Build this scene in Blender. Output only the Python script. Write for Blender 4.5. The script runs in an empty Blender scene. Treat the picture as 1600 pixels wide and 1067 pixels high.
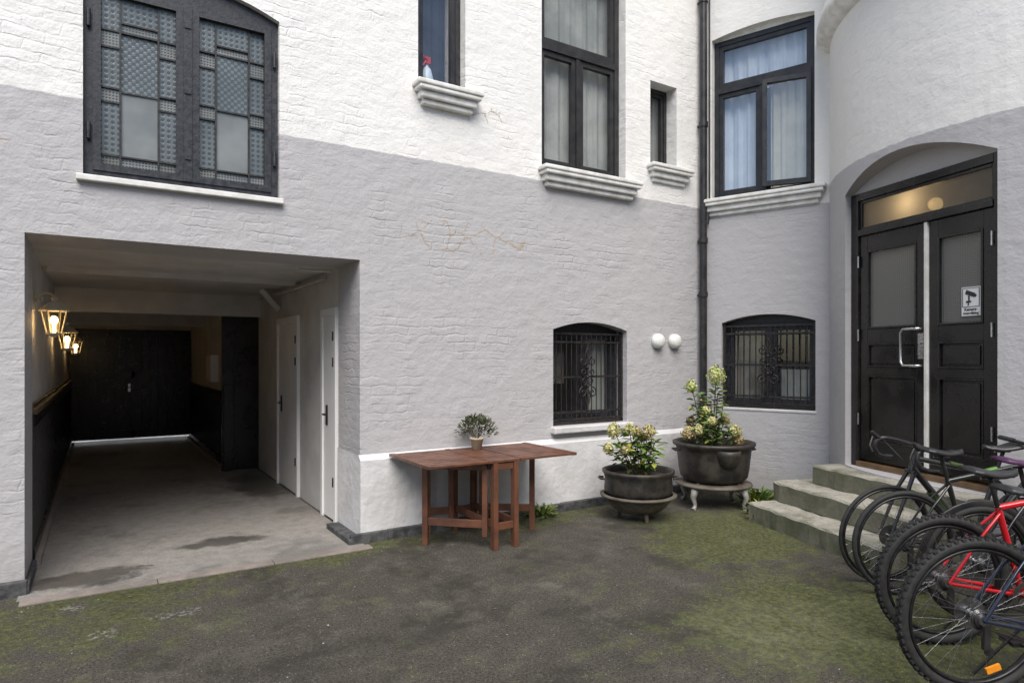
import bpy, bmesh, math, random
from mathutils import Matrix, Vector, Quaternion
random.seed(7)
scene = bpy.context.scene
COL = scene.collection
pi = math.pi

# ------------------------------------------------------------------ mesh builder
class MB:
    def __init__(s, M=None):
        s.v=[]; s.f=[]; s.mi=[]; s.sm=[]; s.M=M.copy() if M else Matrix(); s.m=0
    def add(s, verts, faces, smooth=False):
        o=len(s.v)
        for p in verts: s.v.append(s.M @ Vector(p))
        for f in faces:
            s.f.append([i+o for i in f]); s.mi.append(s.m); s.sm.append(smooth)
    def box(s,x0,x1,y0,y1,z0,z1,R=None):
        vs=[Vector((x,y,z)) for z in (z0,z1) for y in (y0,y1) for x in (x0,x1)]
        if R is not None:
            c=Vector(((x0+x1)/2,(y0+y1)/2,(z0+z1)/2)); vs=[c+R@(p-c) for p in vs]
        s.add(vs,[(0,2,3,1),(4,5,7,6),(0,1,5,4),(2,6,7,3),(0,4,6,2),(1,3,7,5)])
    def prism(s,poly,d0,d1):
        n=len(poly)
        vs=[(u,d0,z) for u,z in poly]+[(u,d1,z) for u,z in poly]
        fs=[tuple(range(n)),tuple(range(2*n-1,n-1,-1))]
        for i in range(n):
            j=(i+1)%n; fs.append((i,i+n,j+n,j))
        s.add(vs,fs)
    def vprism(s,poly,z0,z1):
        n=len(poly)
        vs=[(x,y,z0) for x,y in poly]+[(x,y,z1) for x,y in poly]
        fs=[tuple(range(n-1,-1,-1)),tuple(range(n,2*n))]
        for i in range(n):
            j=(i+1)%n; fs.append((i,j,j+n,i+n))
        s.add(vs,fs)
    def tube(s,pts,r,seg=8,closed=False,smooth=True,flat=None):
        pts=[Vector(p) for p in pts]; n=len(pts)
        rs=r if isinstance(r,(list,tuple)) else [r]*n
        vs=[];fs=[]; N=None
        for i,p in enumerate(pts):
            if closed: t=(pts[(i+1)%n]-pts[i-1])
            else:
                t=(pts[min(i+1,n-1)]-pts[max(i-1,0)])
            if t.length<1e-9: t=Vector((0,0,1))
            t.normalize()
            if N is None:
                a=Vector((0,0,1)) if abs(t.z)<.9 else Vector((0,1,0))
                N=(a-t*a.dot(t)).normalized()
            else:
                N=(N-t*N.dot(t))
                N=N.normalized() if N.length>1e-6 else t.orthogonal().normalized()
            B=t.cross(N)
            for k in range(seg):
                an=2*pi*k/seg
                fx,fy=(1,1) if flat is None else flat
                vs.append(p+(N*math.cos(an)*fx+B*math.sin(an)*fy)*rs[i])
        m=n if closed else n-1
        for i in range(m):
            for k in range(seg):
                a=i*seg+k;b=i*seg+(k+1)%seg;c=((i+1)%n)*seg+(k+1)%seg;d=((i+1)%n)*seg+k
                fs.append((a,b,c,d))
        s.add(vs,fs,smooth)
        if not closed:
            s.add(vs[:seg],[tuple(range(seg-1,-1,-1))]); s.add(vs[-seg:],[tuple(range(seg))])
    def lathe(s,prof,c=(0,0,0),seg=32,smooth=True,axis=None,a0=0,a1=2*pi,ph=0):
        c=Vector(c); n=len(prof); full=abs(a1-a0-2*pi)<1e-6
        R=Matrix.Identity(3) if axis is None else Vector((0,0,1)).rotation_difference(Vector(axis)).to_matrix()
        cnt=seg if full else seg+1
        vs=[]
        for k in range(cnt):
            an=a0+(a1-a0)*k/seg+ph
            for r,z in prof: vs.append(c+R@Vector((r*math.cos(an),r*math.sin(an),z)))
        fs=[]
        for k in range(seg):
            kk=(k+1)%cnt
            for i in range(n-1):
                fs.append((k*n+i,kk*n+i,kk*n+i+1,k*n+i+1))
        s.add(vs,fs,smooth)
    def sphere(s,c,r,seg=12,sc=(1,1,1)):
        c=Vector(c); vs=[];fs=[];h=seg//2
        for i in range(h+1):
            ph=pi*i/h
            for k in range(seg):
                a=2*pi*k/seg
                vs.append(c+Vector((math.sin(ph)*math.cos(a)*sc[0],math.sin(ph)*math.sin(a)*sc[1],math.cos(ph)*sc[2]))*r)
        for i in range(h):
            for k in range(seg):
                fs.append((i*seg+k,(i+1)*seg+k,(i+1)*seg+(k+1)%seg,i*seg+(k+1)%seg))
        s.add(vs,fs,True)
    def leaf(s,p,d,n,L,W):
        p=Vector(p); d=Vector(d).normalized(); n=Vector(n); sd=d.cross(n)
        if sd.length<1e-4: sd=d.orthogonal()
        sd.normalize(); up=sd.cross(d)
        dr=-up*L*.14
        vs=[p,p+d*L*.28+sd*W*.42+up*W*.12,p+d*L*.62+sd*W*.42+up*W*.06,p+d*L+dr,p+d*L*.62-sd*W*.42+up*W*.06,p+d*L*.28-sd*W*.42+up*W*.12,p+d*L*.3,p+d*L*.65-up*L*.03]
        s.add(vs,[(0,1,6),(1,2,7,6),(2,3,7),(0,6,5),(6,7,4,5),(7,3,4)])
    def obj(s,name,mats,parent=None,bevel=0,loc=None):
        me=bpy.data.meshes.new(name); me.from_pydata([tuple(v) for v in s.v],[],s.f)
        if not isinstance(mats,(list,tuple)): mats=[mats]
        for m in mats: me.materials.append(m)
        for i,p in enumerate(me.polygons): p.material_index=s.mi[i]; p.use_smooth=s.sm[i]
        me.update()
        o=bpy.data.objects.new(name,me); COL.objects.link(o)
        if bevel:
            b=o.modifiers.new('bevel','BEVEL'); b.width=bevel; b.segments=2; b.limit_method='ANGLE'; b.angle_limit=math.radians(40)
        if parent is not None: attach(o,parent)
        return o
def attach(o,p):
    o.parent=p; o.matrix_parent_inverse=p.matrix_basis.inverted()
def empty(name,loc=(0,0,0),rz=0):
    e=bpy.data.objects.new(name,None); COL.objects.link(e)
    e.empty_display_size=.2
    e.matrix_basis=Matrix.Translation(Vector(loc))@Matrix.Rotation(rz,4,'Z')
    return e
def cut(o,mb):
    c=mb.obj('cutter',[])
    bm=bmesh.new(); bm.from_mesh(c.data); bmesh.ops.recalc_face_normals(bm,faces=bm.faces); bm.to_mesh(c.data); bm.free()
    m=o.modifiers.new('b','BOOLEAN'); m.operation='DIFFERENCE'; m.object=c; m.solver='EXACT'
    bpy.context.view_layer.update()
    dg=bpy.context.evaluated_depsgraph_get()
    me=bpy.data.meshes.new_from_object(o.evaluated_get(dg))
    o.modifiers.clear(); o.data=me
    bpy.data.objects.remove(c)
def arch(u0,u1,z0,z1,rise,n=12):
    pts=[(u0,z0),(u1,z0)]
    for i in range(n+1):
        t=i/n; u=u1+(u0-u1)*t; pts.append((u,z1+rise*(1-(2*t-1)**2)))
    return pts

# ------------------------------------------------------------------ materials
def new(name):
    m=bpy.data.materials.new(name); m.use_nodes=True
    N=m.node_tree.nodes; L=m.node_tree.links
    return m,N,L,N['Principled BSDF']
def c4(c): return (c[0],c[1],c[2],1)
def math_(N,L,op,a,b=None,clamp=False):
    n=N.new('ShaderNodeMath'); n.operation=op; n.use_clamp=clamp
    for i,x in enumerate((a,b)):
        if x is None: continue
        if isinstance(x,(int,float)): n.inputs[i].default_value=x
        else: L.new(x,n.inputs[i])
    return n.outputs[0]
def mix_(N,L,fac,a,b,mode='MIX'):
    n=N.new('ShaderNodeMix'); n.data_type='RGBA'; n.blend_type=mode
    for i,x in ((0,fac),(6,a),(7,b)):
        if isinstance(x,(int,float)): n.inputs[i].default_value=x
        elif isinstance(x,tuple): n.inputs[i].default_value=c4(x)
        else: L.new(x,n.inputs[i])
    return n.outputs[2]
def noise_(N,L,vec,scale,detail=3,rough=.55):
    n=N.new('ShaderNodeTexNoise'); n.inputs['Scale'].default_value=scale; n.inputs['Detail'].default_value=detail
    n.inputs['Roughness'].default_value=rough
    if vec is not None: L.new(vec,n.inputs['Vector'])
    return n.outputs['Fac']
def ramp_(N,L,x,lo,hi):
    n=N.new('ShaderNodeMapRange'); n.inputs[1].default_value=lo; n.inputs[2].default_value=hi; n.interpolation_type='SMOOTHSTEP'
    L.new(x,n.inputs[0]); return n.outputs[0]
def bump_(N,L,h,b,strength=.5,dist=.01):
    n=N.new('ShaderNodeBump'); n.inputs['Strength'].default_value=strength; n.inputs['Distance'].default_value=dist
    L.new(h,n.inputs['Height']); L.new(n.outputs[0],b.inputs['Normal'])
def simple(name,c1,c2=None,scale=20,rough=.5,metal=0,bump=0,bscale=None,bdist=.003,spec=None,coat=0):
    m,N,L,b=new(name)
    tc=N.new('ShaderNodeTexCoord').outputs['Object']
    b.inputs['Roughness'].default_value=rough; b.inputs['Metallic'].default_value=metal
    if spec is not None: b.inputs['Specular IOR Level'].default_value=spec
    if coat: b.inputs['Coat Weight'].default_value=coat
    if c2 is None: c2=tuple(x*.8 for x in c1)
    f=ramp_(N,L,noise_(N,L,tc,scale,4),.35,.68)
    L.new(mix_(N,L,f,c1,c2),b.inputs['Base Color'])
    rr=math_(N,L,'ADD',math_(N,L,'MULTIPLY',f,.12),rough-.05); L.new(rr,b.inputs['Roughness'])
    if bump: bump_(N,L,noise_(N,L,tc,bscale or scale*3,4),b,bump,bdist)
    return m

TK=(7.78,-3.17); TR=2.10
def wallmat(name,kind,zb,white=(.80,.785,.755),grey=(.455,.443,.450),crack=False,brickiness=1.0,amp=.010):
    m,N,L,b=new(name)
    geo=N.new('ShaderNodeNewGeometry').outputs['Position']
    sp=N.new('ShaderNodeSeparateXYZ'); L.new(geo,sp.inputs[0]); X,Y,Z=sp.outputs
    if kind=='tower':
        u=math_(N,L,'MULTIPLY',math_(N,L,'ARCTAN2',math_(N,L,'SUBTRACT',TK[1],Y),math_(N,L,'SUBTRACT',TK[0],X)),TR)
    else:
        u=math_(N,L,'ADD',math_(N,L,'MULTIPLY',X,kind[0]),math_(N,L,'MULTIPLY',Y,kind[1]))
    cb=N.new('ShaderNodeCombineXYZ'); L.new(u,cb.inputs[0]); L.new(Z,cb.inputs[1]); V=cb.outputs[0]
    nz=N.new('ShaderNodeTexNoise'); nz.inputs['Scale'].default_value=2.2; nz.inputs['Detail'].default_value=3; L.new(geo,nz.inputs['Vector'])
    vm=N.new('ShaderNodeVectorMath'); vm.operation='MULTIPLY_ADD'
    L.new(nz.outputs['Color'],vm.inputs[0]); vm.inputs[1].default_value=(.12,.09,0); L.new(V,vm.inputs[2])
    nz2=N.new('ShaderNodeTexNoise'); nz2.inputs['Scale'].default_value=11; nz2.inputs['Detail'].default_value=3; L.new(geo,nz2.inputs['Vector'])
    vm2=N.new('ShaderNodeVectorMath'); vm2.operation='MULTIPLY_ADD'
    L.new(nz2.outputs['Color'],vm2.inputs[0]); vm2.inputs[1].default_value=(.08,.05,0); L.new(vm.outputs[0],vm2.inputs[2])
    br=N.new('ShaderNodeTexBrick'); L.new(vm2.outputs[0],br.inputs['Vector'])
    br.inputs['Scale'].default_value=1; br.inputs['Brick Width'].default_value=.235; br.inputs['Row Height'].default_value=.078
    br.inputs['Mortar Size'].default_value=.013; br.inputs['Mortar Smooth'].default_value=1
    n0=noise_(N,L,geo,.9,3)
    mask=ramp_(N,L,noise_(N,L,geo,2.0,5,.6),.46,.66)
    mask=math_(N,L,'ADD',math_(N,L,'MULTIPLY',mask,.55*brickiness),.03*brickiness)
    n1=noise_(N,L,geo,7,5,.62); n2=noise_(N,L,geo,55,3,.6)
    mp=N.new('ShaderNodeMapping'); mp.inputs['Scale'].default_value=(4,9,1); L.new(vm2.outputs[0],mp.inputs['Vector'])
    n3=noise_(N,L,mp.outputs[0],1,3,.55)
    bh=math_(N,L,'MULTIPLY',math_(N,L,'SUBTRACT',1.0,br.outputs['Fac']),mask)
    h=math_(N,L,'ADD',math_(N,L,'MULTIPLY',bh,.55),math_(N,L,'ADD',math_(N,L,'MULTIPLY',n3,.8),math_(N,L,'ADD',math_(N,L,'MULTIPLY',n1,1.4),math_(N,L,'MULTIPLY',n2,.22))))
    bump_(N,L,h,b,.95,amp)
    wob=math_(N,L,'MULTIPLY',math_(N,L,'SUBTRACT',n1,.5),.04)
    zz=math_(N,L,'ADD',Z,wob)
    f=ramp_(N,L,zz,zb-.006,zb+.006)
    c=mix_(N,L,f,grey,white)
    g1=ramp_(N,L,n0,.35,.7); c=mix_(N,L,math_(N,L,'MULTIPLY',g1,.10),c,(.42,.40,.37),'MIX')
    joints=math_(N,L,'MULTIPLY',math_(N,L,'MULTIPLY',br.outputs['Fac'],mask),.13)
    c=mix_(N,L,joints,c,(.34,.32,.30))
    pits=math_(N,L,'MULTIPLY',ramp_(N,L,noise_(N,L,geo,26,5,.7),.60,.72),.14)
    c=mix_(N,L,pits,c,(.38,.36,.34))
    mp2=N.new('ShaderNodeMapping'); mp2.inputs['Scale'].default_value=(6,.5,1); L.new(V,mp2.inputs['Vector'])
    st=math_(N,L,'MULTIPLY',ramp_(N,L,noise_(N,L,mp2.outputs[0],1,4,.6),.55,.8),.12)
    c=mix_(N,L,st,c,(.35,.32,.28))
    low=math_(N,L,'MULTIPLY',ramp_(N,L,math_(N,L,'ADD',math_(N,L,'MULTIPLY',Z,-1),math_(N,L,'MULTIPLY',n1,.5)),-.12,.18),.35)
    c=mix_(N,L,low,c,(.24,.24,.20))
    if crack:
        def spot(cx,cz,rx,rz):
            dx=math_(N,L,'DIVIDE',math_(N,L,'SUBTRACT',u,cx),rx); dz=math_(N,L,'DIVIDE',math_(N,L,'SUBTRACT',Z,cz),rz)
            d=math_(N,L,'ADD',math_(N,L,'MULTIPLY',dx,dx),math_(N,L,'MULTIPLY',dz,dz))
            return math_(N,L,'SUBTRACT',1.0,d,True)
        vo=N.new('ShaderNodeTexVoronoi'); vo.feature='DISTANCE_TO_EDGE'; vo.inputs['Scale'].default_value=4.5
        L.new(vm2.outputs[0],vo.inputs['Vector'])
        ed=math_(N,L,'SUBTRACT',1.0,ramp_(N,L,vo.outputs['Distance'],.004,.035))
        s1=math_(N,L,'MAXIMUM',spot(2.95,2.73,.75,.17),spot(-.62,3.05,.12,.25))
        s1=math_(N,L,'MAXIMUM',s1,spot(3.0,3.95,.5,.10))
        ck=math_(N,L,'MULTIPLY',ed,ramp_(N,L,s1,.02,.3))
        ck=math_(N,L,'MULTIPLY',ck,ramp_(N,L,n2,.38,.5))
        c=mix_(N,L,math_(N,L,'MULTIPLY',ck,.8),c,(.36,.26,.15))
    L.new(c,b.inputs['Base Color']); b.inputs['Roughness'].default_value=.6
    b.inputs['Specular IOR Level'].default_value=.35
    return m

M_main=wallmat('painted_brick_main',(1,0),3.41,crack=True)
M_wing=wallmat('painted_brick_wing',(.353,-.935),3.285,brickiness=.7,amp=.008)
M_tower=wallmat('painted_plaster_tower','tower',3.43,brickiness=.25,amp=.007)
M_opp=wallmat('plaster_opposite',(1,0),-5,white=(.78,.76,.72),brickiness=.3)
M_white=simple('white_trim',(.80,.79,.76),(.64,.62,.57),9,.5,bump=.5,bscale=30)
M_whitedoor=simple('white_door_paint',(.78,.77,.76),(.72,.71,.7),3,.4)
M_plinth=simple('plinth_paint',(.66,.65,.65),(.56,.55,.545),4,.6,bump=.8,bscale=14,bdist=.012)
M_skirt=simple('bitumen_skirting',(.035,.035,.04),(.09,.09,.09),14,.7,bump=.6,bscale=40,bdist=.01)
M_black=simple('black_frame_paint',(.016,.016,.018),(.030,.028,.028),12,.36,bump=.25,bscale=40)
M_weather=simple('weathered_dark_frame',(.012,.014,.020),(.036,.037,.042),26,.5,bump=.6,bscale=60)
M_doorblk=simple('door_black_gloss',(.011,.010,.010),(.018,.017,.016),5,.26,bump=.12,bscale=30)
M_dark=simple('dark_interior',(.05,.048,.045),(.03,.03,.03),3,.9)
M_gatewhite=simple('gateway_plaster',(.60,.585,.57),(.50,.49,.475),2.5,.7,bump=.5,bscale=14,bdist=.008)
M_gateblk=simple('gateway_black_wood',(.014,.013,.013),(.024,.022,.021),8,.32,bump=.2)
M_cap=simple('wainscot_cap_wood',(.16,.10,.05),(.09,.055,.03),8,.4)
M_grille=simple('wrought_iron',(.02,.02,.022),(.05,.04,.035),30,.5,metal=.4)
M_chrome=simple('brushed_steel',(.62,.62,.62),(.5,.5,.5),30,.28,metal=1)
M_lead=simple('lead_came',(.02,.02,.02),(.05,.05,.05),30,.55,metal=.3)
M_curtain=simple('curtain_sheer',(.78,.79,.82),(.68,.70,.74),5,.9)
M_curtain_y=simple('curtain_cream',(.72,.66,.50),(.62,.56,.42),5,.9)
M_curtain_d=simple('curtain_grey',(.34,.36,.345),(.22,.24,.235),2.5,.9)
M_curtain_b=simple('curtain_bluegrey',(.06,.08,.12),(.035,.045,.07),4,.9)
M_curtain_k=simple('curtain_dim',(.26,.25,.22),(.14,.14,.13),4,.9)
M_vent=simple('vent_plastic',(.80,.79,.75),(.72,.71,.68),8,.4)

def glassmat(name,add=.08,tint=(1,1,1),rough=.01):
    m,N,L,b=new(name); N.remove(b); out=N['Material Output']
    g=N.new('ShaderNodeBsdfGlossy'); g.inputs['Roughness'].default_value=rough
    t=N.new('ShaderNodeBsdfTransparent'); t.inputs[0].default_value=c4(tint)
    fr=N.new('ShaderNodeLayerWeight'); fr.inputs['Blend'].default_value=.5
    tc=N.new('ShaderNodeTexCoord').outputs['Object']
    bp=N.new('ShaderNodeBump'); bp.inputs['Strength'].default_value=.06; bp.inputs['Distance'].default_value=.02
    L.new(noise_(N,L,tc,2.5,1),bp.inputs['Height']); L.new(bp.outputs[0],g.inputs['Normal'])
    f=math_(N,L,'ADD',math_(N,L,'MULTIPLY',math_(N,L,'POWER',fr.outputs['Facing'],4.0),.8),add,True)
    mx=N.new('ShaderNodeMixShader'); L.new(f,mx.inputs[0]); L.new(t.outputs[0],mx.inputs[1]); L.new(g.outputs[0],mx.inputs[2])
    L.new(mx.outputs[0],out.inputs[0]); return m
M_glass=glassmat('window_glass',.12)
M_glassB=glassmat('window_glass_bright',.22,(.90,.95,1.0))
M_lampglass=glassmat('lantern_glass',.02,(1,.93,.8))
def patglass(name,c1,c2,scale,kind):
    m,N,L,b=new(name)
    tc=N.new('ShaderNodeTexCoord').outputs['Object']
    sp=N.new('ShaderNodeSeparateXYZ'); L.new(tc,sp.inputs[0])
    def w(x,ph=0): return math_(N,L,'SINE',math_(N,L,'ADD',math_(N,L,'MULTIPLY',x,scale),ph))
    a=w(sp.outputs[0]); c=w(sp.outputs[2])
    p=math_(N,L,'MULTIPLY',a,c)
    if kind=='floral':
        d=math_(N,L,'MULTIPLY',w(math_(N,L,'ADD',sp.outputs[0],sp.outputs[2])),w(math_(N,L,'SUBTRACT',sp.outputs[0],sp.outputs[2])))
        p=math_(N,L,'ADD',math_(N,L,'ABSOLUTE',p),math_(N,L,'MULTIPLY',math_(N,L,'ABSOLUTE',d),.7))
        f=ramp_(N,L,p,.45,.75)
    else: f=ramp_(N,L,p,-.2,.4)
    if kind=='plain': f=ramp_(N,L,noise_(N,L,tc,3),.3,.7)
    cc=mix_(N,L,f,c1,c2)
    cc=mix_(N,L,math_(N,L,'MULTIPLY',ramp_(N,L,noise_(N,L,tc,2.3,3),.4,.65),.35),cc,(.05,.06,.06))
    L.new(cc,b.inputs['Base Color']); b.inputs['Roughness'].default_value=.22
    b.inputs['Specular IOR Level'].default_value=.7
    bump_(N,L,f,b,.3,.003)
    return m
M_pane_pat=patglass('patterned_pane',(.060,.070,.074),(.135,.155,.158),78,'floral')
M_pane_dot=patglass('dotted_pane',(.085,.10,.105),(.17,.195,.20),125,'dot')
M_pane_plain=patglass('frosted_pane',(.24,.255,.25),(.18,.195,.19),3,'plain')
M_pane_sq=patglass('ornament_pane',(.05,.052,.052),(.20,.21,.195),150,'floral')
def wiredglass(name,col,k_trans,k_tl):
    m,N,L,b=new(name); out=N['Material Output']
    b.inputs['Base Color'].default_value=c4(col); b.inputs['Roughness'].default_value=.2
    b.inputs['Specular IOR Level'].default_value=.8
    P=N.new('ShaderNodeNewGeometry').outputs['Position']; sp=N.new('ShaderNodeSeparateXYZ'); L.new(P,sp.inputs[0])
    a=math_(N,L,'SINE',math_(N,L,'MULTIPLY',math_(N,L,'ADD',math_(N,L,'MULTIPLY',sp.outputs[0],.292),math_(N,L,'MULTIPLY',sp.outputs[1],.956)),300))
    c=math_(N,L,'SINE',math_(N,L,'MULTIPLY',sp.outputs[2],300))
    h=math_(N,L,'MAXIMUM',a,c); bump_(N,L,h,b,.6,.002)
    cc=mix_(N,L,ramp_(N,L,h,.6,1.0),tuple(x*1.12 for x in col),tuple(x*.7 for x in col)); L.new(cc,b.inputs['Base Color'])
    t=N.new('ShaderNodeBsdfTransparent'); t.inputs[0].default_value=(.8,.8,.75,1)
    tl=N.new('ShaderNodeBsdfTranslucent'); tl.inputs[0].default_value=(.7,.68,.6,1)
    mx=N.new('ShaderNodeMixShader'); mx.inputs[0].default_value=k_tl
    L.new(b.outputs[0],mx.inputs[1]); L.new(tl.outputs[0],mx.inputs[2])
    m2=N.new('ShaderNodeMixShader'); m2.inputs[0].default_value=k_trans
    L.new(mx.outputs[0],m2.inputs[1]); L.new(t.outputs[0],m2.inputs[2]); L.new(m2.outputs[0],out.inputs[0]); return m
M_wired=wiredglass('wired_glass',(.15,.16,.15),.10,.15)
M_wired2=wiredglass('transom_glass',(.10,.10,.092),.05,.45)
def emis(name,c,s):
    m,N,L,b=new(name); b.inputs['Base Color'].default_value=c4(c); b.inputs['Emission Color'].default_value=c4(c); b.inputs['Emission Strength'].default_value=s; return m
M_bulb=emis('lamp_bulb',(1,.72,.36),22)
M_bulb2=emis('hall_bulb',(1,.70,.32),6)

# ------------------------------------------------------------------ frames
def frame(o,u):
    u=Vector((u[0],u[1],0)).normalized(); d=Vector((-u.y,u.x,0))
    M=Matrix(((u.x,d.x,0,o[0]),(u.y,d.y,0,o[1]),(0,0,1,0),(0,0,0,1))); return M
FM=Matrix()
FB=frame((6.22,0),(.353,-.935))
FD=frame((6.19,-1.95),(-.292,-.956))

BLD=empty('apartment_building',(2.5,.3,0))

# ------------------------------------------------------------------ ground
def groundmat():
    m,N,L,b=new('mossy_asphalt')
    P=N.new('ShaderNodeNewGeometry').outputs['Position']
    sp=N.new('ShaderNodeSeparateXYZ'); L.new(P,sp.inputs[0]); X,Y,Z=sp.outputs
    def spot(cx,cy,rx,ry):
        dx=math_(N,L,'DIVIDE',math_(N,L,'SUBTRACT',X,cx),rx); dy=math_(N,L,'DIVIDE',math_(N,L,'SUBTRACT',Y,cy),ry)
        return math_(N,L,'SUBTRACT',1.0,math_(N,L,'ADD',math_(N,L,'MULTIPLY',dx,dx),math_(N,L,'MULTIPLY',dy,dy)),True)
    n1=noise_(N,L,P,.9,7,.66); n2=noise_(N,L,P,5,8,.72); n3=noise_(N,L,P,60,5,.8); n4=noise_(N,L,P,190,3,.7); n5=noise_(N,L,P,2.1,8,.72)
    g=math_(N,L,'ADD',math_(N,L,'MULTIPLY',n3,.5),math_(N,L,'MULTIPLY',n4,.5))
    c=mix_(N,L,ramp_(N,L,g,.42,.58),(.022,.020,.016),(.135,.122,.098))
    c=mix_(N,L,math_(N,L,'MULTIPLY',ramp_(N,L,n2,.47,.68),.38),c,(.165,.152,.125))
    # dark damp areas and pale worn areas; the spot paints in a sunlit patch
    dk=math_(N,L,'MULTIPLY',ramp_(N,L,noise_(N,L,P,1.3,8,.70),.50,.62),.60)
    c=mix_(N,L,dk,c,(.030,.028,.021))
    wn_sunpatch=math_(N,L,'ADD',math_(N,L,'MULTIPLY',ramp_(N,L,n5,.56,.68),.28),math_(N,L,'MULTIPLY',math_(N,L,'MULTIPLY',spot(3.35,-3.1,.65,.55),ramp_(N,L,n2,.35,.6)),.6),True)
    c=mix_(N,L,wn_sunpatch,c,(.27,.26,.20))
    bias=math_(N,L,'ADD',math_(N,L,'MULTIPLY',spot(5.0,-1.6,1.6,1.1),.20),math_(N,L,'ADD',math_(N,L,'MULTIPLY',spot(3.8,-3.2,1.3,1.0),.22),math_(N,L,'ADD',math_(N,L,'MULTIPLY',spot(-.6,-1.0,1.7,1.0),.12),math_(N,L,'MULTIPLY',spot(2.6,-.2,4.2,.40),.10))))  # moss spread; the lobe by the bikes also colours in the sunlit patch
    mm=math_(N,L,'ADD',math_(N,L,'ADD',math_(N,L,'MULTIPLY',n1,.45),math_(N,L,'MULTIPLY',n2,.55)),bias)
    mf=math_(N,L,'MULTIPLY',ramp_(N,L,mm,.53,.66),math_(N,L,'ADD',math_(N,L,'MULTIPLY',ramp_(N,L,g,.42,.58),.6),.4))
    mossc=mix_(N,L,ramp_(N,L,noise_(N,L,P,26,5,.7),.38,.62),(.042,.052,.010),(.145,.165,.035))
    c=mix_(N,L,math_(N,L,'MULTIPLY',mf,.85),c,mossc)
    vo=N.new('ShaderNodeTexVoronoi'); vo.inputs['Scale'].default_value=60; L.new(P,vo.inputs['Vector'])
    gr=math_(N,L,'MULTIPLY',math_(N,L,'SUBTRACT',1.0,ramp_(N,L,vo.outputs['Distance'],.10,.2)),ramp_(N,L,n2,.40,.58))
    c=mix_(N,L,math_(N,L,'MULTIPLY',gr,.65),c,(.40,.38,.33))
    vb=N.new('ShaderNodeTexVoronoi'); vb.inputs['Scale'].default_value=22; L.new(P,vb.inputs['Vector'])
    gb=math_(N,L,'SUBTRACT',1.0,ramp_(N,L,vb.outputs['Distance'],.05,.11))
    c=mix_(N,L,math_(N,L,'MULTIPLY',gb,.6),c,(.45,.43,.38))
    ls=math_(N,L,'MAXIMUM',spot(-.15,-.48,.10,.08),math_(N,L,'MAXIMUM',spot(.42,-.95,.20,.08),spot(.02,-1.05,.10,.10)))
    lf=math_(N,L,'MULTIPLY',ramp_(N,L,ls,.0,.8),ramp_(N,L,noise_(N,L,P,26,7,.8),.50,.60))
    c=mix_(N,L,math_(N,L,'MULTIPLY',lf,.6),c,(.46,.45,.41))
    L.new(c,b.inputs['Base Color'])
    L.new(math_(N,L,'SUBTRACT',.90,math_(N,L,'MULTIPLY',dk,.5)),b.inputs['Roughness'])
    b.inputs['Specular IOR Level'].default_value=.35
    h=math_(N,L,'ADD',math_(N,L,'MULTIPLY',g,1.0),math_(N,L,'MULTIPLY',n2,1.2))
    bump_(N,L,h,b,1.0,.016)
    return m
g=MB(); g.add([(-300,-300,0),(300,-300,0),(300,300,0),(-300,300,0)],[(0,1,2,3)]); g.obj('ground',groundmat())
def concmat(name,c1,c2,dark,spots=(),topc=None):
    m,N,L,b=new(name); G=N.new('ShaderNodeNewGeometry'); P=G.outputs['Position']
    n1=noise_(N,L,P,1.1,6,.65); n2=noise_(N,L,P,9,6,.7); n3=noise_(N,L,P,90,3,.7)
    c=mix_(N,L,ramp_(N,L,n2,.35,.7),c1,c2)
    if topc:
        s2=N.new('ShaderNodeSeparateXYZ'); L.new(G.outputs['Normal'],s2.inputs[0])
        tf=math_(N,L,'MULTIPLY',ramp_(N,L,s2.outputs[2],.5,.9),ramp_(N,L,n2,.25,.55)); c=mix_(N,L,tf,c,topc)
    c=mix_(N,L,math_(N,L,'MULTIPLY',ramp_(N,L,n1,.50,.62),.5),c,dark)
    c=mix_(N,L,math_(N,L,'MULTIPLY',ramp_(N,L,noise_(N,L,P,6,6,.75),.64,.70),.5),c,(.5,.49,.46))
    c=mix_(N,L,math_(N,L,'MULTIPLY',ramp_(N,L,n3,.4,.62),.4),c,dark)
    b.inputs['Roughness'].default_value=.75
    if spots:
        sp=N.new('ShaderNodeSeparateXYZ'); L.new(P,sp.inputs[0]); tot=None
        for (cx,cy,rx,ry) in spots:
            dx=math_(N,L,'DIVIDE',math_(N,L,'SUBTRACT',sp.outputs[0],cx),rx); dy=math_(N,L,'DIVIDE',math_(N,L,'SUBTRACT',sp.outputs[1],cy),ry)
            q=math_(N,L,'SUBTRACT',1.0,math_(N,L,'ADD',math_(N,L,'MULTIPLY',dx,dx),math_(N,L,'MULTIPLY',dy,dy)),True)
            tot=q if tot is None else math_(N,L,'MAXIMUM',tot,q)
        n6=noise_(N,L,P,3.5,7,.72)
        q=ramp_(N,L,math_(N,L,'ADD',tot,math_(N,L,'MULTIPLY',math_(N,L,'SUBTRACT',n6,.5),2.4)),.25,.75)
        q=math_(N,L,'MULTIPLY',q,ramp_(N,L,tot,0,.3))
        c=mix_(N,L,math_(N,L,'MULTIPLY',q,.75),c,(.05,.046,.04))
        L.new(math_(N,L,'SUBTRACT',.75,math_(N,L,'MULTIPLY',q,.35)),b.inputs['Roughness'])
    L.new(c,b.inputs['Base Color'])
    bump_(N,L,math_(N,L,'ADD',n2,math_(N,L,'MULTIPLY',n3,.4)),b,.6,.01); return m
M_conc=concmat('gateway_concrete',(.30,.28,.255),(.22,.205,.19),(.10,.094,.085),spots=((-.05,.12,.5,.28),(1.65,3.0,.42,1.1),(.9,.6,.5,.2)))
M_step=concmat('step_stone',(.20,.19,.15),(.13,.13,.09),(.07,.08,.035),topc=(.40,.375,.33))
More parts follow.
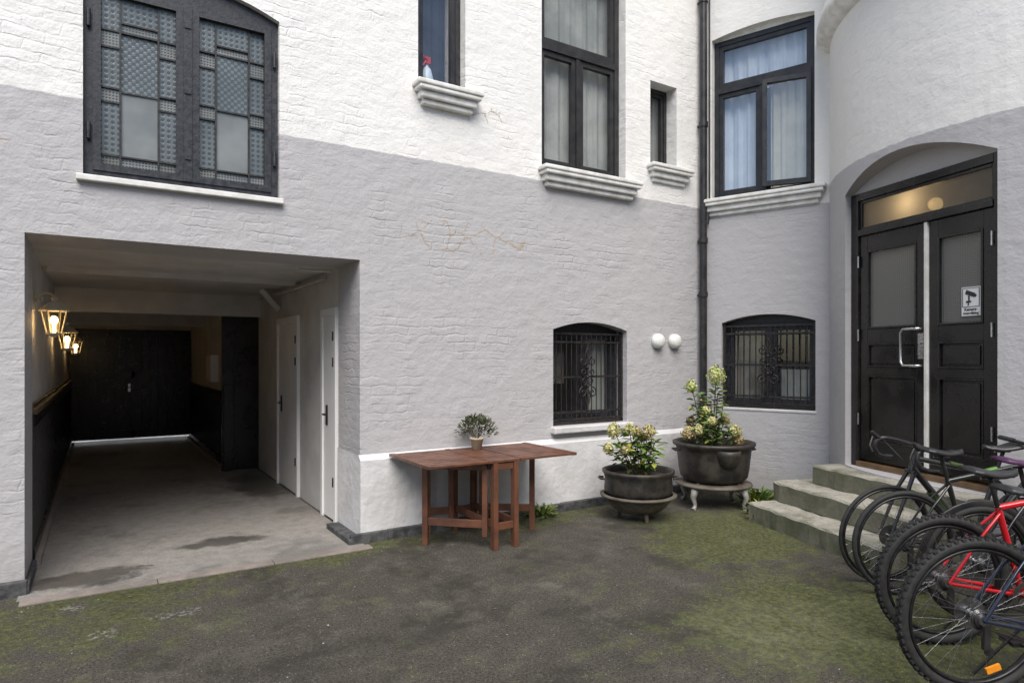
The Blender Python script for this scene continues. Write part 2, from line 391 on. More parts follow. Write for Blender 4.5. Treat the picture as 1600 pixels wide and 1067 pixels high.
M_kerb=concmat('threshold_stone',(.30,.25,.22),(.23,.20,.175),(.13,.12,.11))
g=MB(); g.box(-.46,1.9,-.17,9.0,-.05,.004); g.obj('gateway_floor',M_conc)
g=MB()
for i in range(3):
    x0=-.44+i*.79; g.box(x0,x0+.785,-.285,-.172,-.05,.012)
g.obj('threshold_kerb',M_kerb,bevel=.004)
g=MB(); g.box(-30,30,9.05,18,-.05,.006); g.obj('street_pavement',simple('street_paving',(.66,.65,.62),(.60,.59,.57),2,.3))
SB=empty('street_bounce_building',(0,19,0)); g=MB(); g.box(-14,16,18,24,-.1,11); g.obj('walls',M_opp,SB)  # unseen facade, added to bounce light onto the pavement behind the gate doors
g=MB()
for fl in range(3):
    for i in range(9): g.box(-12+i*3,-10.9+i*3,17.97,18.0,1.4+fl*3.1,3.0+fl*3.1)
g.obj('windows',M_black,SB)

# ------------------------------------------------------------------ walls
HT0=7.0
mb=MB(); mb.box(-8,6.65,0,.6,-.1,HT0)
W=mb.obj('courtyard_wall',M_main,BLD)
c=MB()
c.box(-.43,1.91,-1,2,-.5,2.44)
c.prism(arch(-.10,1.235,2.88,4.32,.14),-1,2)
c.prism(arch(2.46,2.95,4.10,5.6,.05),-1,2)
c.prism(arch(3.84,4.99,3.55,5.9,.1),-1,2)
c.prism([(5.37,3.82),(5.80,3.82),(5.80,4.79),(5.37,4.79)],-1,2)
c.prism(arch(3.985,5.01,.87,1.885,.085),-1,2)
cut(W,c)
mb=MB(FB); mb.box(-.25,2.0,0,.5,-.1,HT0)
W=mb.obj('wing_wall',M_wing,BLD)
c=MB(FB)
c.prism(arch(.135,1.29,3.49,5.42,.055),-1,2)
c.prism(arch(.255,1.30,1.0,2.0,.09),-1,2)
cut(W,c)
mb=MB(); n=128
circ=[(TK[0]+TR*math.cos(2*pi*i/n),TK[1]+TR*math.sin(2*pi*i/n)) for i in range(n)]
mb.vprism(circ,-.1,8.2)
W=mb.obj('stair_tower_wall',M_tower,BLD)
c=MB(FD); c.prism(arch(-.045,1.455,.55,3.16,.21,20),-1.5,1.3); cut(W,c)
mb=MB(); mb.lathe([(TR-.02,4.90),(TR+.05,4.92),(TR+.055,4.96),(TR+.12,5.0),(TR+.135,5.06),(TR+.11,5.12),(TR+.10,5.2),(TR+.06,5.3),(TR+.05,5.5),(TR+.05,8.1)],(TK[0],TK[1],0),96)
mb.obj('tower_string_course',M_white,BLD)
mb=MB()
mb.box(2.3,6.6,1.9,3.5,-.1,6.9); mb.box(-8,-.62,.6,3.5,-.1,6.9); mb.box(-.62,2.3,1.9,3.5,2.75,6.9)
mb.box(2.3,6.6,3.5,9,-.1,3.0); mb.box(-8,-.62,3.5,9,-.1,3.0); mb.box(-.62,2.3,3.5,9,2.75,3.0)
mb.box(-.62,6.6,.6,1.9,6.7,6.95)
mb.obj('rear_mass',M_dark,BLD)
mb=MB(FB); mb.box(-1,1.9,2.0,6,-.1,6.8); mb.box(-.2,1.9,.5,2.0,6.6,6.85)
mb.obj('wing_mass',M_dark,BLD)
# gateway passage
mb=MB()
mb.box(-.62,-.46,.6,8.9,0,2.75)
mb.box(1.925,2.3,.6,4.4,0,2.75)
mb.box(1.5,2.3,4.4,8.9,0,2.75)
mb.box(-.46,1.925,.6,4.2,2.45,2.75)
mb.box(-.46,1.925,4.2,4.45,2.16,2.75)
mb.box(-.46,1.5,4.45,8.9,2.30,2.75)
mb.box(-.46,1.5,6.6,6.8,2.1,2.3)
mb.box(-.46,1.5,8.6,8.9,1.98,2.3)
mb.tube([(1.90,1.0,2.38),(1.90,4.1,2.38)],.018); mb.tube([(1.85,.62,2.40),(1.55,.62,2.40)],.012)
mb.obj('gateway_plaster',M_gatewhite,BLD)
mb=MB()
mb.box(-.42,1.86,2.0,2.12,2.40,2.455)
mb.tube([(1.92,3.0,2.2),(1.7,3.0,2.44)],.05,4,smooth=False)
mb.obj('gateway_beams',M_gatewhite,BLD)
mb=MB()
def beadboard(x,y0,y1,z1,sgn):
    n=int((y1-y0)/.085); w=(y1-y0)/n
    mb.box(min(x,x+sgn*.02),max(x,x+sgn*.02),y0,y1,.1,z1)
    for i in range(n+1):
        y=y0+i*w; mb.tube([(x+sgn*.022,y,.1),(x+sgn*.022,y,z1)],.012,6)
    mb.box(min(x,x+sgn*.045),max(x,x+sgn*.045),y0,y1,.0,.14)
    mb.box(min(x,x+sgn*.04),max(x,x+sgn*.04),y0,y1,z1-.1,z1)
beadboard(-.459,.62,8.45,1.16,1)
beadboard(1.499,4.5,8.45,1.10,-1)
mb.box(1.44,1.93,4.34,4.399,0,2.3)
mb.box(1.60,1.86,4.31,4.345,0.05,2.05)
mb.box(1.46,1.56,4.28,4.345,0,1.2)
mb.box(-.46,1.5,8.565,8.60,.09,2.1)
n=14
for i in range(n):
    x0=-.46+i*(1.96/n); mb.box(x0+.003,x0+1.96/n-.003,8.5,8.56,.09,1.98)
mb.box(.50,.54,8.47,8.57,.09,1.98); mb.box(-.46,1.5,8.47,8.5,1.2,1.32); mb.box(-.46,1.5,8.47,8.5,.12,.24)
mb.obj('gateway_black_woodwork',M_gateblk,BLD)
mb=MB(); mb.box(.44,.48,8.455,8.47,.95,1.1); mb.tube([(.46,8.46,1.03),(.46,8.41,1.03),(.36,8.41,1.03)],.012); mb.obj('gateway_door_handle',M_chrome,BLD)
mb=MB(); mb.box(-.46,-.40,.62,8.45,1.16,1.20); mb.box(-.46,-.435,.62,8.45,1.20,1.225)
mb.obj('wainscot_cap',M_cap,BLD,bevel=.004)
mb=MB(); mb.box(-.459,-.38,.62,8.45,0,.07); mb.box(1.42,1.50,4.5,8.45,0,.07); mb.obj('gateway_kerb',M_kerb,BLD)
def passdoor(y0,y1,name,hy):
    mb=MB(); x=1.925
    mb.box(x-.035,x+.01,y0,y0+.06,0,2.07); mb.box(x-.035,x+.01,y1-.06,y1,0,2.07); mb.box(x-.035,x+.01,y0+.06,y1-.06,2.0,2.07)
    mb.box(x-.018,x+.01,y0+.06,y1-.06,.02,2.0)
    mb.m=1
    for z in (.35,1.5,1.75): mb.tube([(x-.04,y0+.055,z),(x-.04,y0+.055,z+.09)],.009)
    mb.box(x-.03,x-.016,hy-.02,hy+.02,.92,1.12)
    mb.tube([(x-.02,hy,1.03),(x-.065,hy,1.03),(x-.065,hy-.1,1.03)],.009)
    mb.obj(name,[M_whitedoor,M_grille],BLD,bevel=.003)
passdoor(.64,1.13,'store_door',.95)
passdoor(2.06,3.08,'store_door_far',2.85)
mb=MB(); mb.box(1.40,1.50,5.1,5.5,1.22,1.62); mb.box(1.42,1.50,5.55,5.8,1.25,1.6); mb.box(1.395,1.40,5.13,5.47,1.25,1.59)
mb.obj('meter_cabinet',M_whitedoor,BLD,bevel=.004)

# plinths and skirting
mb=MB()
mb.add([(1.895,-.06,0),(6.3,-.06,0),(6.3,-.06,.70),(1.895,-.06,.70),(1.895,-.004,.745),(6.3,-.004,.745),(1.895,.58,.745),(1.895,.58,0),(1.895,.0,.745),(1.93,.0,.745)],
       [(0,1,2,3),(3,2,5,4),(0,3,4,6,7)])
mb.obj('plinth',M_plinth,BLD)
mb=MB()
def skirt(mb,x0,x1,y,h,seed):
    r=random.Random(seed); x=x0
    while x<x1:
        w=min(r.uniform(.25,.6),x1-x); hh=h*r.uniform(.75,1.15)
        mb.box(x,x+w-.002,y-.03*r.uniform(.7,1.3),y+.02,-.03,hh); x+=w
skirt(mb,1.80,6.1,-.075,.085,3)
mb.box(1.78,1.90,-.10,.55,-.03,.05)
mb.box(-.43,-.40,-.05,.55,-.03,.08)
skirt(mb,-8,-.41,-.03,.09,5)
mb.M=FB.copy(); skirt(mb,-.05,1.6,-.03,.09,8)
mb.obj('skirting',M_skirt,BLD,bevel=.006)

# ------------------------------------------------------------------ windows
def rect(mb,ua,ub,za,zb,w,d0,d1,wb=None):
    wb=wb or w
    mb.box(ua,ua+w,d0,d1,za,zb); mb.box(ub-w,ub,d0,d1,za,zb)
    mb.box(ua+w,ub-w,d0,d1,za,za+wb); mb.box(ua+w,ub-w,d0,d1,zb-w,zb)
def sill(F,u0,u1,zt,name,out=.15):
    mb=MB(F)
    mb.box(u0,u1,-out,.12,zt-.045,zt)
    mb.box(u0+.02,u1-.02,-out+.012,.02,zt-.085,zt-.0455)
    mb.box(u0+.05,u1-.05,-out+.05,.02,zt-.15,zt-.0855)
    mb.box(u0+.08,u1-.08,-out+.085,.02,zt-.20,zt-.1505)
    mb.obj(name,M_white,BLD,bevel=.012)
def curtain(F,ua,ub,za,zb,d,mat,name,amp=.02,freq=60):
    mb=MB(F); n=int((ub-ua)*90)+2; vs=[]
    for i in range(n+1):
        u=ua+(ub-ua)*i/n; w=amp*(math.sin(u*freq)+.4*math.sin(u*freq*2.3+1)+.5*math.sin(u*17+2))
        vs+= [(u,d+w*.6,zb),(u,d+w,za)]
    mb.add(vs,[(2*i,2*i+1,2*i+3,2*i+2) for i in range(n)],True)
    mb.obj(name,mat,BLD)
def winstd(F,name,u0,u1,z0,z1,d,mull,trans,glass,fw=.06,sw=.05,topfill=.12,mat=None,lowtop=False,fillmat=None,skip=None):
    mb=MB(F); mb.m=0
    if topfill:
        mb.m=1; mb.prism(arch(u0+.001,u1-.001,z1-.0,z1+.001,topfill-.001),d-.01,d+.09); mb.m=0
    rect(mb,u0+.002,u1-.002,z0,z1,fw,d,d+.09)
    zs=[z0+fw]+sum([[t-.035,t+.035] for t in trans],[])+[z1-fw]
    for t in trans: mb.box(u0+fw,u1-fw,d-.012,d+.088,t-.035,t+.035)
    rows=[(zs[i],zs[i+1]) for i in range(0,len(zs),2)]
    gl=MB(F)
    for ri,(za,zb) in enumerate(rows):
        ms=[] if (ri==len(rows)-1 and lowtop) else mull
        us=[u0+fw]+sum([[q-.025,q+.025] for q in ms],[])+[u1-fw]
        for q in ms: mb.box(q-.025,q+.025,d-.004,d+.086,za,zb)
        for i in range(0,len(us),2):
            ua,ub=us[i],us[i+1]
            if skip==(ri,i//2):
                M0=mb.M.copy(); H=Matrix.Translation(Vector((ub,d,0)))@Matrix.Rotation(math.radians(13),4,'Z')@Matrix.Translation(Vector((-ub,-d,0)))
                mb.M=M0@H; gl.M=F@H
                rect(mb,ua,ub,za,zb,sw,d-.03,d+.02,sw*1.15)
                gl.add([(ua+sw,d,za+sw),(ub-sw,d,za+sw),(ub-sw,d,zb-sw),(ua+sw,d,zb-sw)],[(0,1,2,3)])
                mb.M=M0; gl.M=F.copy(); continue
            rect(mb,ua,ub,za,zb,sw,d+.012,d+.062,sw*1.15)
            gl.add([(ua+sw,d+.04,za+sw),(ub-sw,d+.04,za+sw),(ub-sw,d+.04,zb-sw),(ua+sw,d+.04,zb-sw)],[(0,1,2,3)])
    mb.obj(name,[mat or M_black,fillmat or mat or M_black],BLD,bevel=.004)
    gl.obj(name+'_glass',glass,BLD)

winstd(FM,'high_window',2.46,2.95,4.11,5.6,.10,[],[],M_glass,fw=.05,sw=.05,topfill=.05)
sill(FM,2.40,3.08,4.10,'high_window_sill')
curtain(FM,2.48,2.93,4.12,5.6,.42,M_curtain_b,'high_window_curtain',.015,34)
mb=MB(); mb.lathe([(0,0),(.06,0),(.068,.02),(.066,.10),(.045,.19),(.02,.22),(.02,.245)],(2.66,.25,4.17),18)
mb.m=1; mb.box(2.63,2.69,.22,.28,4.41,4.475); mb.tube([(2.66,.23,4.45),(2.575,.2,4.465)],.015); mb.tube([(2.64,.22,4.43),(2.60,.21,4.37)],.010)
mb.obj('spray_bottle',[simple('bottle_plastic',(.50,.62,.72),(.58,.68,.75),10,.35),simple('red_plastic',(.50,.03,.03),(.45,.03,.03),10,.4)])
winstd(FM,'tall_window',3.84,4.99,3.56,5.92,.11,[4.40],[4.87],M_glass,fw=.065,sw=.055,topfill=.1,lowtop=True)
sill(FM,3.79,5.13,3.55,'tall_window_sill')
curtain(FM,3.86,4.95,3.6,5.95,.26,M_curtain_d,'tall_window_curtain',.014,34)
winstd(FM,'narrow_window',5.37,5.80,3.83,4.79,.16,[],[],M_glass,fw=.045,sw=.04,topfill=0)
sill(FM,5.31,5.99,3.82,'narrow_window_sill',.12)
curtain(FM,5.40,5.78,3.85,4.78,.30,M_curtain_d,'narrow_window_curtain',.01,30)
winstd(FB,'wing_window',.135,1.29,3.50,5.42,.09,[.70],[4.82],M_glassB,fw=.055,sw=.05,topfill=.055,lowtop=True,fillmat=M_white,skip=(0,1))
sill(FB,.03,1.42,3.49,'wing_window_sill',.12)
curtain(FB,.18,.70,3.52,5.4,.24,M_curtain,'wing_window_curtain',.02,46)
curtain(FB,.70,1.25,4.8,5.4,.24,M_curtain,'wing_window_valance',.02,46)
curtain(FB,.76,1.25,3.52,4.80,.22,M_curtain_y,'wing_window_drape',.022,60)

# leaded window
mb=MB(); u0,u1,z0,z1,d=-.098,1.233,2.885,4.32,.05
mb.prism(arch(u0,u1,z1-.001,z1,.138),d,d+.1)
rect(mb,u0,u1,z0,z1,.055,d,d+.1,.05)
mb.box(.538,.598,d-.02,d+.1,z0+.05,z1-.055)
for (a,bb) in ((u0+.055,.538),(.598,u1-.055)): rect(mb,a,bb,z0+.05,z1-.055,.05,d-.012,d+.06)
for a in (u0+.03,u1-.03):
    for z in (3.15,3.95): mb.tube([(a,d-.02,z),(a,d-.02,z+.12)],.014)
for z in (3.1,3.6,4.1): mb.box(.545,.590,d-.028,d-.019,z,z+.05)
mb.obj('leaded_window_frame',M_weather,BLD,bevel=.006)
pn=MB(); ld=MB()
for (a,bb) in ((u0+.105,.488),(.648,u1-.105)):
    zz0,zz1=z0+.10,z1-.105; H=zz1-zz0; Wd=bb-a
    us=[a,a+.25*Wd,a+.76*Wd,bb]; zs=[zz0,zz0+.075,zz0+.375*H,zz0+.46*H,zz0+.70*H,zz0+.80*H,zz1]
    for i in range(3):
        if i==1: rows=[(zs[0],zs[1],2),(zs[1],zs[3]-.02,3),(zs[3]-.02,zs[5],1),(zs[5],zs[5]+.07,2),(zs[5]+.07,zz1,0)]
        else: rows=[(zs[0],zs[1],2),(zs[1],zs[2],0),(zs[2],zs[3],2),(zs[3],zs[4],0),(zs[4],zs[5],2),(zs[5],zs[6],0)]
        for (za,zb,k) in rows:
            pn.m=k; tl=random.uniform(-.006,.006); t2=random.uniform(-.006,.006)
            pn.add([(us[i],d+.03,za),(us[i+1],d+.03+tl,za),(us[i+1],d+.03+tl+t2,zb),(us[i],d+.03+t2,zb)],[(0,1,2,3)])
            if zb<zz1-.01: ld.box(us[i],us[i+1],d+.015,d+.040,zb-.006,zb+.006)
    for i in (1,2): ld.box(us[i]-.006,us[i]+.006,d+.013,d+.042,zz0,zz1)
pn.obj('leaded_window_panes',[M_pane_pat,M_pane_dot,M_pane_sq,M_pane_plain],BLD)
ld.obj('leaded_window_cames',M_lead,BLD)
mb=MB(); mb.box(-.14,1.26,-.05,.05,2.835,2.878); mb.obj('leaded_window_sill',M_white,BLD,bevel=.006)

# basement windows
def spiral(mb,cx,cz,r,turns,a0,dirn,d):
    pts=[]; n=28
    for i in range(n+1):
        t=i/n; a=a0+dirn*turns*2*pi*t; rr=r*(1-.8*t); pts.append((cx+rr*math.cos(a),d,cz+rr*math.sin(a)))
    mb.tube(pts,.008,6)
def basewin(F,name,u0,u1,z0,z1,rise,d,mesh):
    winstd(F,name,u0,u1,z0,z1,d+.03,[(u0+u1)/2],[],M_glass,fw=.05,sw=.045,topfill=rise,mat=M_weather)
    g=MB(F); dd=d-.055
    n=14
    for i in range(n+1):
        u=u0+.03+(u1-u0-.06)*i/n
        g.tube([(u,dd,z0+.04),(u,dd,z1-.03)],.006,6)
    for z in (z0+.05,z0+.13,z0+(z1-z0)*.5,z1-.13,z1-.04): g.box(u0+.004,u1-.004,dd-.011,dd-.005,z-.011,z+.011)
    g.box(u0+.004,u0+.03,dd-.02,dd+.03,z0+.01,z1-.01); g.box(u1-.03,u1-.004,dd-.02,dd+.03,z0+.01,z1-.01)
    g.box(u0+.004,u1-.004,dd-.02,dd+.03,z0-.0,z0+.03)
    uc=(u0+u1)/2; zc=(z0+z1)/2; e=dd-.02
    for sx in (-1,1):
        for sz in (-1,1):
            spiral(g,uc+sx*.065,zc+sz*.17,.058,1.3,pi/2,sx*sz,e)
            spiral(g,uc+sx*.05,zc+sz*.05,.042,1.2,-pi/2,sx*sz,e)
            g.tube([(uc,e,zc+sz*.12),(uc+sx*.035,e,zc+sz*.2),(uc+sx*.02,e,zc+sz*.28),(uc,e,zc+sz*.32)],.008,6)
    g.tube([(uc,e,zc-.36),(uc,e,zc+.36)],.011,6)
    for z in (-.1,0,.1): g.sphere((uc,e,zc+z),.02,8)
    g.obj(name+'_grille',M_grille,BLD)
    if mesh:
        g=MB(F); k=22
        for i in range(k*2):
            za,zb=z0+.1,z1-.08; W=(uc-.05)-(u0+.08); H=zb-za
            for sg in (1,-1):
                off=-H+i*(W+H)/(2*k)
                x0,y0,x1,y1=off,0,off+H,H
                if x0<0: y0+=-x0; x0=0
                if x1>W: y1-=x1-W; x1=W
                if y1<=y0 or x1<=x0: continue
                if sg>0: g.tube([(u0+.08+x0,d-.005,za+y0),(u0+.08+x1,d-.005,za+y1)],.0016,3)
                else: g.tube([(u0+.08+W-x0,d-.003,za+y0),(u0+.08+W-x1,d-.003,za+y1)],.0016,3)
        g.obj(name+'_mesh',M_grille,BLD)
basewin(FM,'basement_window',3.985,5.01,.875,1.885,.085,.14,True)
basewin(FB,'wing_basement_window',.255,1.30,1.005,2.0,.09,.12,False)
curtain(FM,4.55,4.95,.9,1.85,.34,M_curtain_d,'basement_curtain',.02,40)
curtain(FM,4.05,4.40,1.3,1.85,.36,M_curtain_k,'basement_curtain_short',.02,40)
curtain(FB,.30,.75,1.05,1.95,.32,M_curtain_k,'wing_basement_curtain',.02,40)
curtain(FB,.85,1.25,1.05,1.45,.30,M_curtain_d,'wing_basement_curtain_low',.02,40)
mb=MB(); mb.box(3.95,5.04,-.085,.06,.80,.868); mb.obj('basement_sill',M_plinth,BLD,bevel=.012)
mb=MB(FB); mb.box(.25,1.31,-.01,.10,.965,1.0); mb.obj('wing_basement_sill',M_plinth,BLD,bevel=.01)

# ------------------------------------------------------------------ entrance door
mb=MB(FD); Z0=.62; ZT=2.75; ZTOP=3.16
mb.box(-.04,.045,-.02,.09,.56,ZTOP); mb.box(1.375,1.45,-.02,.09,.56,ZTOP)
mb.box(.045,1.375,-.02,.09,3.09,ZTOP); mb.box(.045,1.375,-.03,.085,ZT,ZT+.055)
rect(mb,.045,1.375,ZT+.055,3.09,.028,.0,.06)
def leafd(a,b):
    st=.085
    mb.box(a,a+st,0,.05,Z0,ZT-.004); mb.box(b-st,b,0,.05,Z0,ZT-.004)
    for (za,zb) in ((Z0,.80),(1.42,1.50),(1.72,1.86),(2.60,ZT-.004)): mb.box(a+st,b-st,.001,.049,za,zb)
    for (za,zb) in ((.80,1.42),(1.50,1.72)):
        mb.box(a+st,b-st,.022,.04,za,zb)
        mb.box(a+st+.035,b-st-.035,.008,.022,za+.035,zb-.035)
        rect(mb,a+st,b-st,za,zb,.014,-.004,.023)
    rect(mb,a+st,b-st,1.86,2.60,.018,-.008,.03)
leafd(.055,.765); leafd(.80,1.365)
mb.obj('entrance_door',M_doorblk,BLD,bevel=.004)
mb=MB(FD); mb.box(.768,.798,-.022,.04,Z0,ZT-.006); mb.obj('entrance_door_astragal',M_white,BLD,bevel=.003)
mb=MB(FD)
for k,(a,b,za,zb) in enumerate(((.14,.68,1.86,2.60),(.885,1.28,1.86,2.60),(.073,1.347,ZT+.083,3.062))):
    mb.m=1 if k==2 else 0
    mb.add([(a,.02,za),(b,.02,za),(b,.02,zb),(a,.02,zb)],[(0,1,2,3)])
mb.obj('entrance_door_glass',[M_wired,M_wired2],BLD)
mb=MB(FD)
mb.tube([(.735,-.0,1.84),(.735,-.05,1.84),(.70,-.065,1.84),(.60,-.065,1.84),(.575,-.065,1.81),(.575,-.065,1.55),(.60,-.065,1.52),(.70,-.065,1.52),(.735,-.05,1.52),(.735,0,1.52)],.012,10)
mb.box(.70,.755,-.012,.0,1.58,1.80); mb.tube([(.728,0,1.72),(.728,-.03,1.72)],.014,12)
for z in (.95,1.75,2.45):
    mb.tube([(1.37,-.03,z),(1.37,-.03,z+.11)],.009); mb.tube([(.052,-.022,z),(.052,-.022,z+.11)],.008)
mb.obj('entrance_door_handle',M_chrome,BLD)
mb=MB(FD); mb.box(.03,1.39,-.035,.1,.541,.60); mb.obj('entrance_threshold',M_cap,BLD,bevel=.006)
mb=MB(FD); mb.prism(arch(-.044,1.454,3.16,3.161,.209,20),-.005,.12); mb.obj('entrance_arch_infill',M_tower,BLD)
mb=MB(FD); mb.sphere((.56,.34,2.97),.06,16); mb.obj('hall_lamp',M_bulb2)
def point(name,loc,e,col,r=.05,parent=None):
    l=bpy.data.lights.new(name,'POINT'); l.energy=e; l.color=col; l.shadow_soft_size=r
    o=bpy.data.objects.new(name,l); COL.objects.link(o); o.location=loc
    if parent: attach(o,parent)
    return o
p=FD@Vector((.56,.17,2.97)); point('hall_lamp_light',p,2.2,(1,.70,.38),.05)

# sign
S=empty('camera_surveillance_sign',FD@Vector((1.17,-.01,2.04)))
mb=MB(FD); mb.box(1.09,1.25,.008,.014,1.925,2.155); mb.obj('plate',simple('sign_white',(.82,.82,.80),(.78,.78,.77),20,.4),S)
M_ink=simple('sign_black',(.02,.02,.02),(.025,.025,.025),20,.5)
mb=MB(FD); rect(mb,1.098,1.242,1.995,2.147,.004,.0055,.0085)
R=Matrix.Rotation(math.radians(22),3,'Y')
mb.box(1.125,1.205,.0045,.0085,2.085,2.118,R); mb.box(1.200,1.216,.0043,.0083,2.073,2.094,R)
mb.box(1.148,1.160,.0047,.0087,2.045,2.085); mb.box(1.130,1.172,.0046,.0086,2.030,2.044); mb.box(1.145,1.153,.0046,.0086,2.008,2.03)
mb.obj('pictogram',M_ink,S)
def text(body,size,u,z,F,mat,name,parent,d):
    cu=bpy.data.curves.new(name,'FONT'); cu.body=body; cu.size=size; cu.align_x='CENTER'; cu.extrude=.0008; cu.offset=size*.02
    o=bpy.data.objects.new(name,cu); COL.objects.link(o)
    U=F.to_3x3()@Vector((1,0,0)); K=Vector((0,0,1)); Nn=U.cross(K); p=F@Vector((u,d,z))
    o.matrix_basis=Matrix(((U.x,K.x,Nn.x,p.x),(U.y,K.y,Nn.y,p.y),(U.z,K.z,Nn.z,p.z),(0,0,0,1)))
    cu.materials.append(mat); attach(o,parent)
text('Kamera-',.032,1.17,1.966,FD,M_ink,'lettering_top',S,.0065)
text('overvåking',.030,1.17,1.937,FD,M_ink,'lettering_bottom',S,.0065)

# ------------------------------------------------------------------ steps
mb=MB(FD)
def slab(u0,u1,d0,d1,z0,z1,seed):
    r=random.Random(seed); n=16; vs=[];fs=[]
    for i in range(n+1):
        u=u0+(u1-u0)*i/n; j=r.uniform(-.012,.012); k=r.uniform(-.009,.005)
        vs+=[(u,d0+j,z0),(u,d0+j*.6,z1-.016+k),(u,d0+.018+j,z1+k),(u,d1,z1+k*.3),(u,d1,z0)]
    for i in range(n):
        for q in range(4): fs.append((5*i+q,5*i+q+1,5*(i+1)+q+1,5*(i+1)+q)[::-1])
    fs.append((4,3,2,1,0)); fs.append(tuple(5*n+q for q in (0,1,2,3,4)))
    mb.add(vs,fs)
slab(-.33,1.34,-.96,-.0,-.05,.175,1)
slab(-.37,1.36,-.66,.0,.178,.36,2)
slab(-.16,1.44,-.36,.05,.363,.54,3)
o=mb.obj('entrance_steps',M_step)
bm=bmesh.new(); bm.from_mesh(o.data); bmesh.ops.recalc_face_normals(bm,faces=bm.faces); bm.to_mesh(o.data); bm.free()

# ------------------------------------------------------------------ drainpipe, vents
mb=MB()
x,y=6.165,-.085
mb.tube([(x,y,7.2),(x,y,.55)],.045,14)
mb.tube([(x,y,.56),(x,y,.3),(x-.03,y-.05,.2),(x-.08,y-.1,.15)],.048,14)
for z in (.9,2.35,3.0,4.4,5.9):
    mb.tube([(x,y,z-.03),(x,y,z+.03)],.056,14); mb.box(x-.01,x+.01,y,0.02,z-.012,z+.012)
mb.tube([(x+.075,y-.03,7.2),(x+.075,y-.03,3.32),(x+.06,y-.02,3.2)],.009,6)
mb.obj('drainpipe',M_black)
for xx in (5.464,5.736):
    mb=MB(); mb.lathe([(0,.085),(.05,.083),(.075,.065),(.085,.035),(.085,.0),(.06,-.01)],(xx,-.005,1.78),28,axis=(0,-1,0))
    mb.obj('wall_vent',M_vent)

# ------------------------------------------------------------------ lanterns
M_lanframe=simple('lantern_white_metal',(.62,.58,.48),(.5,.46,.38),12,.4)
def lantern(loc):
    E=empty('wall_lantern',loc); mb=MB(Matrix.Translation(Vector(loc)))
    for k in range(6):
        a=pi/3*k; ca,sa=math.cos(a),math.sin(a)
        mb.tube([(.088*ca,.088*sa,.06),(.052*ca,.052*sa,-.13)],.0055,5)
    mb.lathe([(.11,.055),(.108,.068),(.085,.085),(.045,.125),(.02,.135),(.018,.15),(.03,.16),(.012,.18),(0,.195)],(0,0,0),6,False)
    mb.lathe([(0,.062),(.108,.056)],(0,0,0),6,False)
    mb.lathe([(0,-.16),(.02,-.158),(.03,-.145),(.06,-.138),(.06,-.126),(0,-.126)],(0,0,0),6,False)
    mb.tube([(0,0,.17),(-.02,0,.2),(-.06,0,.205),(-.1,0,.18),(-.135,0,.12)],.008,6)
    mb.tube([(-.13,0,.17),(-.11,0,.13),(-.08,0,.13),(-.075,0,.16),(-.095,0,.17)],.005,6)
    mb.box(-.142,-.13,-.03,.03,.06,.20)
    mb.obj('frame',M_lanframe,E)
    g=MB(Matrix.Translation(Vector(loc))); g.lathe([(.048,-.126),(.084,.058)],(0,0,0),6,False); g.obj('glass',M_lampglass,E)
    b=MB(Matrix.Translation(Vector(loc))); b.sphere((0,0,-.02),.028,12,(1,1,1.3)); b.tube([(0,0,-.12),(0,0,-.05)],.012,8); b.obj('bulb',M_bulb,E)
    point('lantern_light',Vector(loc)+Vector((.0,0,-.02)),6.5,(1,.68,.34),.03,E)
lantern((-.32,1.1,1.92)); lantern((-.32,3.65,1.82)); lantern((-.32,6.85,1.78))

# ------------------------------------------------------------------ folding table
M_wood=simple('stained_wood',(.15,.062,.034),(.085,.036,.022),6,.42,bump=.3,bscale=50)
T=empty('folding_table',(2.88,-.47,0))
mb=MB()
y0,y1=-.89,-.07
def leaft(x0,x1,z=.745):
    mb.box(x0,x0+.05,y0,y1,z-.024,z); mb.box(x1-.05,x1,y0,y1,z-.024,z)
    n=10; w=(y1-y0)/n
    for i in range(n): mb.box(x0+.051,x1-.051,y0+i*w+.006,y0+(i+1)*w-.006,z-.022,z-.003)
leaft(2.15,2.745); leaft(3.005,3.60)
n=10; w=(y1-y0)/n
for i in range(n): mb.box(2.75,3.0,y0+i*w+.006,y0+(i+1)*w-.006,.722,.742)
mb.obj('table_top',M_wood,T,bevel=.003)
mb=MB()
for x in (2.76,2.96):
    for y in (-.86,-.14):
        mb.box(x-.022,x+.022,y-.03,y+.03,0,.72)
    mb.box(x-.012,x+.012,-.83,-.17,.18,.24); mb.box(x-.012,x+.012,-.83,-.17,.655,.715)
for y in (-.86,-.14): mb.box(2.782,2.938,y-.012,y+.012,.66,.715); mb.box(2.782,2.938,y-.012,y+.012,.16,.22)
def gate(px,py,qx,qy):
    a=Vector((px,py,0)); b=Vector((qx,qy,0)); d=(b-a); L=d.length; ang=math.atan2(d.y,d.x)
    M=Matrix.Translation(a)@Matrix.Rotation(ang,4,'Z'); mb.M=M
    mb.box(L-.025,L+.025,-.022,.022,0,.72); mb.box(0,.045,-.02,.02,.1,.70)
    mb.box(.045,L-.025,-.012,.012,.17,.235); mb.box(.045,L-.025,-.012,.012,.65,.71); mb.M=Matrix()
gate(2.73,-.80,2.34,-.42); gate(2.99,-.20,3.38,-.50); gate(2.72,-.2,2.5,-.12)
mb.obj('table_legs',M_wood,T,bevel=.003)
P=empty('potted_plant',(2.95,-.22,.742)); mb=MB(Matrix.Translation(Vector((2.95,-.22,.743))))
mb.lathe([(0,0),(.045,0),(.06,.09),(.066,.091),(.066,.108),(.056,.108),(.05,.09),(0,.09)],(0,0,0),24)
mb.obj('pot',simple('cream_pot',(.70,.62,.46),(.58,.50,.36),12,.5),P)
mb=MB(Matrix.Translation(Vector((2.95,-.22,.743))))
